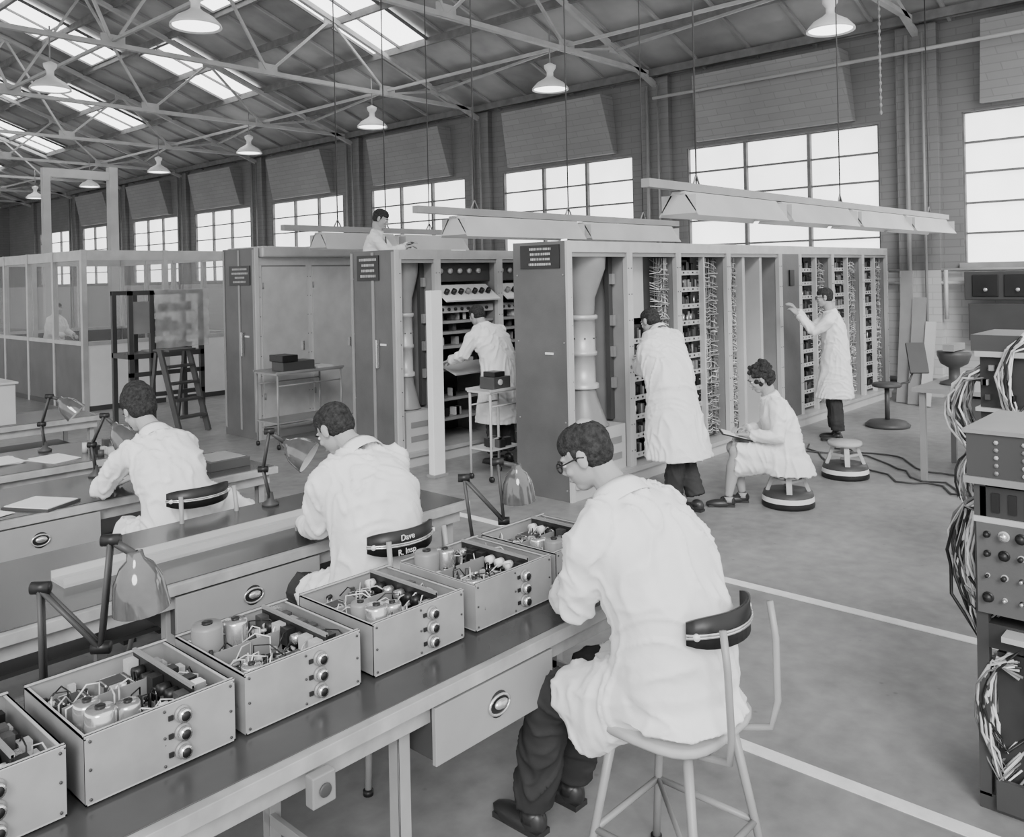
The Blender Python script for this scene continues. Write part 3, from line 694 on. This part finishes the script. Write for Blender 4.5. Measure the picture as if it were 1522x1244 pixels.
def person(name,P,f,J,sit=True,hem=None,hair='short',glasses=False,hdir=None,woman=False,seed=1,book=False,shirt=False,drape=None,big=1.,vox=.0105,hk=.93,hemr=.235):
    """J joints given as (forward,right,z) from P; f is the 2-D facing direction"""
    fx,fy=V((f[0],f[1])).normalized(); P=V((P[0],P[1],0))
    def W(a): return P+V((fx,fy,0))*a[0]+V((fy,-fx,0))*a[1]+UP*a[2]
    E=bpy.data.objects.new(name,None); COL.objects.link(E); E.location=P; E.empty_display_size=.2
    j={n:W(a) for n,a in J.items()}
    right=V((fy,-fx,0)); fw=V((fx,fy,0))
    latS=(j['shR']-j['shL']).normalized(); latH=(j['hipR']-j['hipL']).normalized()
    g=(.92 if woman else 1.)*big
    def ring(c,lat,t,rx,ry,n=28,p=2.4):
        t=t.normalized(); fr=t.cross(lat).normalized(); lt=fr.cross(t).normalized()
        out=[]
        for i in range(n):
            a=2*math.pi*i/n; ca,sa=math.cos(a),math.sin(a)
            out.append(c+lt*rx*math.copysign(abs(ca)**(2/p),ca)+fr*ry*math.copysign(abs(sa)**(2/p),sa))
        return out
    b=MB(); shm=(j['shL']+j['shR'])/2; ne=j['neck']
    sp=[j['pelvis'],j['waist'],j['chest'],shm.lerp(ne,.1),ne.lerp(shm,.1)]
    rad=[(.20,.155),(.185,.145),(.195,.14),(.16,.10),(.066,.064)]
    rings=[]
    for i,c in enumerate(sp):
        t=sp[min(i+1,4)]-sp[max(i-1,0)]; l=latH.lerp(latS,min(1,i/2)).normalized(); rx,ry=rad[i]
        rings.append(ring(c,l,t,rx*g,ry*g))
    fin=[]
    for i in range(4):
        for q in range(4): fin.append([a.lerp(c,q/4) for a,c in zip(rings[i],rings[i+1])])
    fin.append(rings[-1]); b.loft(fin,coatM)
    for s in'LR':
        sh,el,wr=j['sh'+s],j['el'+s],j['wr'+s]
        shi=sh.lerp(shm,.12)
        b.tube([sh.lerp(j['chest'],.35),shi,sh.lerp(el,.2),sh.lerp(el,.7),el,el.lerp(wr,.3),el.lerp(wr,.93)],[.066*g,.068*g,.068*g,.061*g,.058*g,.054*g,.047*g],coatM,n=16)
        b.tube([ne.lerp(shm,.25),ne.lerp(sh,.5)-UP*.012,shi-UP*.004],[.055*g,.062*g,.064*g],coatM,n=14)   # trapezius slope
        b.tube([j['waist'].lerp(j['chest'],.45)+(sh-shm)*.35,sh.lerp(j['chest'],.15)-UP*.03],[.08*g,.062*g],coatM,n=14)
    if sit:
        for s in'LR':
            h,kn=j['hip'+s],j['kn'+s]; e=.78 if not woman else 1.02
            b.tube([h,h.lerp(kn,.5),h.lerp(kn,e)],[.11*g,.10*g,.09*g],coatM,n=16)
        b.tube([j['hipL'].lerp(j['knL'],.3),j['hipR'].lerp(j['knR'],.3)],.08*g,coatM,n=14)
        if woman:
            mk=(j['knL']+j['knR'])/2; mh=(j['hipL']+j['hipR'])/2
            b.loft([ring(mh.lerp(mk,t)-UP*(.02+.07*t),latH,mk-mh,.17,.10+.05*t) for t in(0,.5,.95,1.05)],coatM)
        hz=hem if hem is not None else j['pelvis'].z-.14
        pc=j['pelvis']; b.loft([ring(pc,latH,UP,.20*big,.16*big),ring(V((pc.x,pc.y,pc.z-.05)),latH,UP,(hemr-.02)*big,(hemr-.05)*big),ring(V((pc.x,pc.y,hz))-fw*.02,latH,UP,hemr*big,(hemr-.025)*big)],coatM)
        if drape:
            for a,c,r in drape: b.tube([W(a),W(a).lerp(W(c),.5),W(c)],[r,r*.9,r*.7],coatM,n=14)
    elif not shirt:
        pc=j['pelvis']; hc=(j['knL']+j['knR'])/2; hb=V((hc.x,hc.y,hem))
        rr=[ring(j['waist'],latH.lerp(latS,.5),j['waist']-pc,.187*g,.146*g),ring(j['waist'].lerp(pc,.5),latH,(j['waist']-pc)+UP*.3,.193*g,.152*g)]
        for t in(.05,.3,.6,.85,1): 
            c=pc.lerp(hb,t); rr.append(ring(c,latH,UP,(.198+.055*t)*g,(.158+.065*t)*g))
        b.loft(rr,coatM)
    ob=b.obj('coat',parent=E); remesh(ob,vox,8,disp=fold(seed))
    c=MB()
    up=(j['head']-ne).normalized()
    n=20; rg=[]
    for dz,rr in((-.04,.085),(.005,.082),(.028,.070),(.012,.066)):
        rg.append([ne+up*dz+(latS*math.cos(2*math.pi*i/n)+latS.cross(up)*math.sin(2*math.pi*i/n))*rr*g for i in range(n)])
    c.loft(rg+[rg[0]],coatM,caps=False); c.obj('collar',parent=E)
    t=MB(); mt=skinM if woman else trouM
    for s in'LR':
        h,kn,an=j['hip'+s],j['kn'+s],j['an'+s]; q=.75 if woman else 1
        t.tube([h,h.lerp(kn,.5),kn,kn.lerp(an,.35),kn.lerp(an,.9 if not woman else 1),],[.085,.088*q,.082*q,.082*q,(.080 if not woman else .032)],mt,n=16)
        t.ell(kn,(.082*q,)*3,mt)
    if not woman: t.tube([j['hipL'],j['hipR']],.075,mt,n=14)
    if shirt: t.ell(j['pelvis'],(.15,.12,.11),mt)
    o=t.obj('trousers' if not woman else 'legs',parent=E); remesh(o,.0105,4,disp=(fold(seed+5,.8) if not woman else None))
    s_m=MB()
    for s in'LR':
        a=j['an'+s]; fo=V((a.x,a.y,a.z-.075)); rt=rotdir(fw)
        s_m.ell(fo+fw*.07+UP*.015,(.045,.125,.04),shoeM,rt); s_m.ell(fo+UP*.035,(.042,.06,.055),shoeM,rt)
        s_m.box(fo+fw*.06-UP*.0,(.07,.22,.02),shoeM,rt); s_m.tube([a,a-UP*.04],[.04,.045],shoeM if not woman else skinM,n=12)
    s_m.obj('shoes',parent=E)
    for s,sd in(('L',1),('R',-1)):
        d=(j['wr'+s]-j['el'+s]).normalized()
        hand(E,j['wr'+s]-d*.01,d,UP+fw*.2 if abs(d.z)<.7 else -fw,sd,'hand_'+('left' if s=='L' else 'right'))
    hd=V(hdir) if hdir else V((1,0,0))
    hd=fw*hd[0]+right*hd[1]+UP*hd[2]
    head(E,j['head'],hd,ne,hair,glasses,k=hk)
    if shirt:
        q=MB(); q.beam(shm+fw*.12,j['chest']+fw*.14,.05,.012,blackM,up=fw); q.obj('necktie',parent=E)
    if book:
        q=MB(); c0=(j['wrL']+j['wrR'])/2+fw*.09-UP*.035; rt=rotdir(fw+UP*.25); q.box(c0,(.22,.26,.012),blackM,rt); q.box(c0+rt@V((0,0,.008)),(.2,.24,.004),paperM,rt)
        q.tube([c0+rt@V((.04,-.02,.012)),c0+rt@V((.02,.0,.12))],.004,blackM); q.obj('notebook',parent=E)
    return E
# nearest technician on the stool
person('seated_technician',(2.33,1.48),(0,1),dict(
 pelvis=(.0,-.01,.75),waist=(.0,-.02,.93),chest=(.07,-.02,1.11),neck=(.17,-.05,1.29),head=(.28,-.08,1.405),
 shL=(.16,-.22,1.22),shR=(.10,.14,1.23),elL=(.24,-.19,.95),elR=(.27,.22,.97),wrL=(.45,.0,.90),wrR=(.47,.16,.91),
 hipL=(.04,-.11,.71),hipR=(.02,.10,.71),knL=(.42,-.12,.58),knR=(.43,.12,.58),anL=(.60,-.02,.085),anR=(.6,.2,.085)),
 hem=.645,hair='bald',glasses=True,hdir=(.8,-.36,-.45),seed=1,drape=[((.15,-.12,.68),(.26,-.14,.50),.11),((.05,-.06,.68),(.2,-.12,.55),.10)],big=1.08,vox=.008,hk=.90,hemr=.205)
person('seated_technician',(2.31,2.92),(0,1),dict(
 pelvis=(.0,.0,.68),waist=(.0,.0,.88),chest=(.07,.02,1.07),neck=(.18,.04,1.24),head=(.31,.0,1.33),
 shL=(.17,-.16,1.17),shR=(.13,.20,1.18),elL=(.27,-.12,.92),elR=(.33,.24,.93),wrL=(.55,-.0,.865),wrR=(.58,.14,.865),
 hipL=(.02,-.1,.65),hipR=(.02,.1,.65),knL=(.42,-.12,.62),knR=(.42,.12,.62),anL=(.45,-.12,.085),anR=(.45,.12,.085)),
 hem=.57,hdir=(.8,-.2,-.6),seed=2,big=1.08,drape=[((.0,-.1,.7),(-.05,-.26,.56),.11)])
person('seated_woman',(2.17,4.45),(0,1),dict(
 pelvis=(.0,.0,.67),waist=(.02,.0,.86),chest=(.09,-.01,1.03),neck=(.22,-.02,1.18),head=(.35,-.05,1.30),
 shL=(.19,-.17,1.11),shR=(.16,.14,1.12),elL=(.40,-.24,.89),elR=(.40,.22,.90),wrL=(.64,-.12,.865),wrR=(.64,.06,.865),
 hipL=(.02,-.09,.65),hipR=(.02,.09,.65),knL=(.42,-.1,.62),knR=(.42,.1,.62),anL=(.45,-.1,.085),anR=(.45,.1,.085)),
 hem=.56,hdir=(.85,-.1,-.5),hair='bun',woman=True,seed=3,big=1.06,drape=[((.0,.06,.84),(.0,.40,.66),.13)])
person('standing_technician',(6.22,3.84),(0,1),dict(
 pelvis=(.15,.10,.96),waist=(.22,.15,1.14),chest=(.34,.24,1.30),neck=(.47,.38,1.47),head=(.60,.46,1.56),
 shL=(.46,.20,1.40),shR=(.36,.53,1.41),elL=(.58,.31,1.12),elR=(.56,.66,1.16),wrL=(.80,.52,1.13),wrR=(.84,.70,1.20),
 hipL=(.14,.03,.93),hipR=(.14,.20,.93),knL=(.06,-.0,.5),knR=(.1,.15,.5),anL=(.08,-.04,.085),anR=(-.06,.12,.085)),
 sit=False,hem=.45,hdir=(.85,.1,-.35),seed=4,big=1.18)
person('seated_woman',(6.98,3.29),(-.6,.8),dict(
 pelvis=(.0,.0,.44),waist=(.02,.0,.6),chest=(.07,.0,.76),neck=(.13,.0,.93),head=(.21,.0,1.08),
 shL=(.10,-.16,.87),shR=(.10,.16,.87),elL=(.10,-.22,.61),elR=(.12,.22,.61),wrL=(.33,-.12,.62),wrR=(.33,.09,.64),
 hipL=(.02,-.09,.42),hipR=(.02,.09,.42),knL=(.43,-.08,.47),knR=(.43,.08,.47),anL=(.50,-.07,.085),anR=(.36,.08,.085)),
 hem=.28,hdir=(.85,0,-.4),hair='curly',woman=True,seed=5,book=True,big=1.08,hk=.97)
person('standing_technician',(10.0,4.08),(-.45,.89),dict(
 pelvis=(.0,.0,.95),waist=(.0,.0,1.12),chest=(.02,.0,1.32),neck=(.05,.0,1.50),head=(.11,.0,1.67),
 shL=(.04,-.19,1.44),shR=(.04,.19,1.44),elL=(.24,-.2,1.27),elR=(.25,.2,1.29),wrL=(.42,-.06,1.48),wrR=(.42,.10,1.52),
 hipL=(0,-.09,.92),hipR=(0,.09,.92),knL=(.02,-.1,.5),knR=(.03,.1,.5),anL=(0,-.1,.085),anR=(.0,.1,.085)),
 sit=False,hem=.50,hdir=(.98,0,-.1),glasses=True,seed=6)
person('standing_technician',(6.70,6.36),(0,1),dict(
 pelvis=(.0,.0,.95),waist=(.03,.0,1.12),chest=(.1,-.02,1.30),neck=(.2,-.04,1.46),head=(.28,-.06,1.58),
 shL=(.16,-.22,1.40),shR=(.14,.17,1.40),elL=(.26,-.30,1.17),elR=(.3,.28,1.18),wrL=(.46,-.32,1.10),wrR=(.5,.2,1.2),
 hipL=(0,-.09,.92),hipR=(0,.09,.92),knL=(.02,-.1,.5),knR=(.02,.1,.5),anL=(0,-.1,.085),anR=(.0,.1,.085)),
 sit=False,hem=.45,hdir=(.9,0,-.4),seed=7,big=1.08)
person('technician_on_stepladder',(6.72,8.50),(.677,-.736),dict(
 pelvis=(.0,.0,2.05),waist=(.0,.0,2.22),chest=(.02,.0,2.40),neck=(.05,.0,2.58),head=(.10,.0,2.74),
 shL=(.03,-.19,2.52),shR=(.03,.19,2.52),elL=(.22,-.22,2.32),elR=(.2,.24,2.32),wrL=(.42,-.1,2.42),wrR=(.42,.12,2.38),
 hipL=(0,-.09,2.0),hipR=(0,.09,2.0),knL=(.05,-.09,1.58),knR=(.05,.09,1.58),anL=(0,-.09,1.165),anR=(.0,.09,1.165)),
 sit=False,shirt=True,hdir=(.9,.1,-.35),seed=8,hk=1.)
person('office_worker',(6.2,17.6),(.6,-.8),dict(
 pelvis=(.0,.0,.9),waist=(.0,.0,1.06),chest=(.02,.0,1.24),neck=(.04,.0,1.42),head=(.08,.0,1.56),
 shL=(.03,-.18,1.36),shR=(.03,.18,1.36),elL=(.1,-.24,1.1),elR=(.1,.24,1.1),wrL=(.32,-.12,1.05),wrR=(.32,.12,1.05),
 hipL=(0,-.09,.87),hipR=(0,.09,.87),knL=(.02,-.09,.47),knR=(.02,.09,.47),anL=(0,-.09,.085),anR=(.0,.09,.085)),
 sit=False,hem=.5,seed=9)

def steps(x,y,H,d,n,name='wooden_stepladder',w=.45,mat=woodM):
    b=MB(); d=V((d[0],d[1],0)).normalized(); r=V((d.y,-d.x,0)); c=V((x,y,0))
    for s in(-1,1):
        b.beam(c+r*s*w/2-d*.35*H,c+r*s*w/2+UP*H,.03,.09,mat); b.beam(c+r*s*w/2+d*.25*H,c+r*s*w/2+UP*(H-.03)+d*.08,.03,.05,mat)
    rt=rotdir(d)
    for i in range(1,n+1):
        t=i/n; b.box(c-d*.35*H*(1-t)+UP*(H*t-.0),(w-.03,.16 if i<n else .34,.025),mat,rt)
    b.obj(name)
steps(6.74,8.46,1.06,(-.677,.736),4)
steps(5.5,11.3,1.1,(-.2,1),5,mat=darkM)

def trolley(x0,x1,y0,y1,H,mat=liteM,shelf=.3,name='tubular_trolley'):
    b=MB(); b.bb((x0,y0,H-.02),(x1,y1,H),mat); b.bb((x0-.01,y0-.01,H-.005),(x1+.01,y0,H+.02),mat); b.bb((x0-.01,y1,H-.005),(x1+.01,y1+.01,H+.02),mat)
    for x in(x0+.02,x1-.02):
        for y in(y0+.02,y1-.02): b.tube([(x,y,.06),(x,y,H-.02)],.013,mat); b.cyl((x-.01,y,.03),(x+.01,y,.03),.03,blackM)
    b.bb((x0+.01,y0+.01,shelf),(x1-.01,y1-.01,shelf+.015),mat)
    for y in(y0+.02,y1-.02): b.tube([(x0+.02,y,H-.15),(x1-.02,y,H-.15)],.008,mat)
    b.obj(name)
trolley(5.98,6.42,5.82,6.14,.88)
b=MB(); b.bb((6.12,5.9,.882),(6.36,6.1,1.0),darkM); b.bb((6.15,5.92,1.0),(6.3,6.08,1.05),blackM); b.cyl((6.2,5.9,.95),(6.2,5.88,.95),.03,liteM); b.obj('test_meter',bevel=.006)
b=MB()
for i in range(9):
    x,y=R.uniform(6.03,6.35),R.uniform(5.86,6.06); b.box((x,y,.316+.04),(.07,.06,.08),R.choice((darkM,aluM,blackM,liteM)))
b.obj('spare_components')
trolley(5.60,6.55,8.95,9.45,.90,mat=steelM)
b=MB(); b.bb((5.75,9.05,.902),(6.2,9.3,1.02),darkM); b.bb((5.73,9.03,1.02),(5.95,9.32,1.1),blackM); b.bb((6.25,9.05,.902),(6.48,9.3,.93),liteM); b.obj('test_instrument',bevel=.006)

def office():
    b=MB(); x0,x1,y0,y1=5.45,8.1,14.2,19.0; H=2.55; s=1.07
    def wall(p,q,n,mats,first=0):
        p=V(p);q=V(q);d=(q-p);L=d.length;d.normalize()
        a=p+d*.045; c=q-d*.045
        b.beam(a+UP*s/2,c+UP*s/2,.05,s-.06,mats); b.beam(a+UP*(H-.08),c+UP*(H-.08),.06,.16,aluM); b.beam(a+UP*s,c+UP*s,.075,.06,aluM)
        for i in range(first,n+1-first): b.box(p+d*L*i/n+UP*H/2,(.08,.08,H+.01),aluM)
        b.beam(a+UP*(s+H-.1)/2,c+UP*(s+H-.1)/2,.008,H-.16-s,clearM)
        b.beam(a+UP*.04,c+UP*.04,.07,.08,darkM)
    wall((x0,y0,0),(x1,y0,0),2,whiteM); wall((x0,y0,0),(x0,y1,0),4,panelM,1); wall((x1,y0,0),(x1,y1,0),4,panelM,1); wall((x0,y1,0),(x1,y1,0),3,panelM)
    b.obj('glazed_office_partition')
office()
b=MB(); x0,x1,y0,y1=5.2,6.3,12.0,12.6
for x in(x0,x0+.3,x1-.06):
    for y in(y0,y1-.06): b.bb((x,y,0),(x+.06,y+.06,1.9 if x<x1-.1 else 1.85),darkM)
b.bb((x0,y0,.95),(x1,y1,1.02),darkM); b.bb((x0,y0,.4),(x1,y0+.05,.46),darkM); b.bb((x0,y0,.7),(x1,y0+.05,.76),darkM); b.bb((x0,y0,1.84),(x1,y0+.05,1.9),darkM); b.bb((x0,y1-.05,1.84),(x1,y1,1.9),darkM)
b.bb((x0+.05,y0+.02,1.3),(x0+.30,y0+.03,1.75),steelM)
for z in(1.02,1.3,1.58):
    b.bb((x0+.38,y0+.1,z),(x1-.08,y1-.1,z+.02),steelM)
    for i in range(6): b.bb((x0+.42+i*.1,y0+.14,z+.02),(x0+.48+i*.1,y0+.3,z+R.uniform(.1,.22)),R.choice((darkM,liteM,blackM,steelM)))
n=14; g=[]
for i in range(n+1):
    for k in range(n+1): g.append((x0+.34+(x1-x0-.29)*i/n,y0-.06+R.uniform(-.025,.025),1.08+.83*k/n))
b.add(g,[(i*(n+1)+k,(i+1)*(n+1)+k,(i+1)*(n+1)+k+1,i*(n+1)+k+1) for i in range(n) for k in range(n)],plasM,True)
b.obj('polythene_covered_test_frame')

b=MB(); x,y=11.2,3.92
b.lathe((x,y,0),[(0,0),(.26,0),(.27,.03),(.22,.07),(.05,.09),(0,.09)],darkM); b.cyl((x,y,.08),(x,y,.5),.03,darkM)
b.lathe((x,y,0),[(0,.5),(.16,.5),(.18,.52),(.16,.55),(0,.55)],darkM)
b.tube([(x,y,.5),(x+.15,y-.22,.56),(x+.2,y-.28,.75)],.014,darkM); b.box((x+.22,y-.3,.86),(.04,.22,.40),blackM,Matrix.Rotation(.6,3,'Z')@Matrix.Rotation(.45,3,'Y'))
b.obj('swivel_work_chair')
b=MB()
for i,(yy,ww,mt,h) in enumerate(((4.42,.14,steelM,1.95),(4.22,.16,steelM,1.55),(4.04,.12,liteM,1.2))):
    b.beam((13.25-i*.1,yy,.01),(13.25-i*.1+.35,yy,h),.02+ww,.03,mt,up=V((1,0,0)))
b.obj('leaning_boards')
b=MB(); b.bb((WX-.3,2.3,1.5),(WX-.16,3.75,1.92),darkM); b.bb((WX-.3,2.5,.9),(WX-.16,3.7,1.45),darkM)
for i in range(3): b.bb((WX-.32,2.45+i*.42,1.55),(WX-.3,2.8+i*.42,1.87),blackM); b.cyl((WX-.32,2.62+i*.42,1.65),(WX-.35,2.62+i*.42,1.65),.03,chromeM)
b.obj('wall_switchboard',bevel=.01)
b=MB(); b.tube([(12.0,4.2,zr(12)-.2)]+[(12.0,4.2,6.2-.3*i) for i in range(8)],.008,steelM,n=6)
for i in range(20): b.ell((12.0,4.2,6.0-.1*i),(.02,.02,.035),steelM,nu=6,nv=5)
b.obj('hoist_chain')

def dangling(b,x,y,z0,z1,n,sp=.09):
    for i in range(n):
        px,py=x+R.uniform(-.03,.06),y+R.uniform(-.02,.02); r_=R.uniform(.3,1)*sp; zb=z1+R.uniform(-.06,.1)
        pts=[(px,py-.05,z0+R.uniform(-.1,.02))]
        for t in range(1,8):
            a=math.pi*t/7; pts.append((px+R.uniform(-.02,.02),py+r_*math.sin(a)+R.uniform(-.01,.01),z0+(zb-z0)*t/7+R.uniform(-.02,.02)))
        pts.append((px+.03,py-.06,zb+.08)); b.tube(pts,R.choice((.0035,.005,.0065)),R.choice((cableM,cableM,cable2M,blackM,whiteM,cable2M)),n=6)
b=MB(); X=3.5; ya2,yb2=.1,.92; D=.5
for xx in(X,X+D-.04):
    for yy in(ya2,yb2-.04): b.bb((xx,yy,.05),(xx+.04,yy+.04,1.25),darkM)
b.bb((X,ya2,0),(X+D,yb2,.06),darkM); b.bb((X-.01,ya2,1.22),(X+D,yb2+.02,1.39),darkM); b.bb((X-.02,ya2,1.20),(X+D,yb2+.03,1.225),steelM); b.bb((X-.02,ya2,1.385),(X+D,yb2+.03,1.40),steelM)
b.bb((X,ya2,1.08),(X+.3,yb2-.02,1.19),insideM); b.bb((X-.01,ya2,1.06),(X+.4,yb2,1.08),liteM)
b.bb((X-.015,ya2,.73),(X+.4,yb2-.01,1.06),panelM); b.bb((X,ya2,.6),(X+.35,yb2-.04,.69),insideM); b.bb((X-.08,ya2,.66),(X+D,yb2-.1,.68),liteM)
b.bb((X+.03,ya2,.1),(X+D-.05,yb2-.06,.58),insideM); b.bb((X-.02,ya2,.02),(X+.0,yb2-.06,.13),darkM)
for i in range(5):
    for k in range(9): b.cyl((X-.01,ya2+.02+k*.09,1.245+i*.028),(X-.016,ya2+.02+k*.09,1.245+i*.028),.008,R.choice((liteM,steelM)),n=6)
for k in range(14): b.bb((X-.006,ya2+.02+k*.055,1.1),(X,ya2+.045+k*.055,1.17),R.choice((liteM,steelM,blackM)))
for i,z in enumerate((.79,.87,.95,1.02)):
    for k in range(14):
        yy=yb2-.045-k*.055; q=R.choice((.006,.009,.014)); b.cyl((X-.015,yy,z),(X-.035,yy,z),q,R.choice((blackM,blackM,chromeM)),n=14); b.cyl((X-.015,yy,z),(X-.017,yy,z),q*1.4,R.choice((liteM,blackM)),n=14)
dangling(b,X+.06,yb2,1.15,.66,44,.1); dangling(b,X+.02,yb2-.08,.6,.12,30,.1)
for i in range(16): b.box((X-.0,R.uniform(ya2,yb2-.1),R.uniform(.15,.55)),(.06,.05,.05),R.choice((steelM,blackM,aluM,darkM)))
b.obj('test_equipment_rack')
b=MB(); X=5.25; yb2=1.36; ya2=.5
b.bb((X,ya2,.95),(X+.5,yb2,1.0),steelM)
for yy in(ya2,yb2-.05):
    for xx in(X,X+.45): b.bb((xx,yy,0),(xx+.05,yy+.05,.95),darkM)
b.bb((X+.02,ya2,1.0),(X+.5,yb2-.02,1.2),insideM); b.bb((X+.02,ya2,1.22),(X+.5,yb2-.02,1.52),insideM); b.bb((X+.0,ya2,1.53),(X+.5,yb2+.02,1.62),darkM); b.bb((X-.01,ya2,1.2),(X+.5,yb2,1.22),aluM); b.bb((X-.01,ya2,1.5),(X+.5,yb2,1.53),aluM)
for i in range(70): b.box((X+.005,R.uniform(ya2,yb2-.04),R.choice((1.06,1.12,1.17,1.28,1.36,1.44))),(.03,.025,.03),R.choice((liteM,blackM,darkM,steelM)))
dangling(b,X+.05,yb2,1.45,.95,40,.2); dangling(b,X+.1,yb2+.03,1.0,.55,18,.1); dangling(b,X-.03,yb2-.2,1.62,1.1,12,.1)
b.obj('test_equipment_rack')
b=MB(); b.bb((8.5,1.9,.83),(9.6,2.75,.87),steelM)
b.bb((8.55,1.95,.3),(9.5,2.3,.8),darkM)
for xx in(8.55,9.5):
    for yy in(1.95,2.65): b.bb((xx,yy,0),(xx+.05,yy+.05,.83),steelM)
b.lathe((8.95,2.5,.87),[(0,0),(.13,0),(.13,.02),(.05,.05),(.05,.16),(.12,.2),(.15,.28),(.15,.32),(0,.32)],darkM)
b.box((8.95,2.5,1.23),(.36,.1,.06),steelM); b.obj('side_table_with_bench_grinder')
b=MB()
for s in range(3):
    pts=[]; x,y=9.2+s*.3,4.3-s*.1
    for i in range(22):
        pts.append((x,y,.012)); x+=R.uniform(-.25,.12)-.02; y-=.13+R.uniform(-.05,.05)
    b.tube(pts,.009,darkM,n=6)
b.obj('floor_cables')
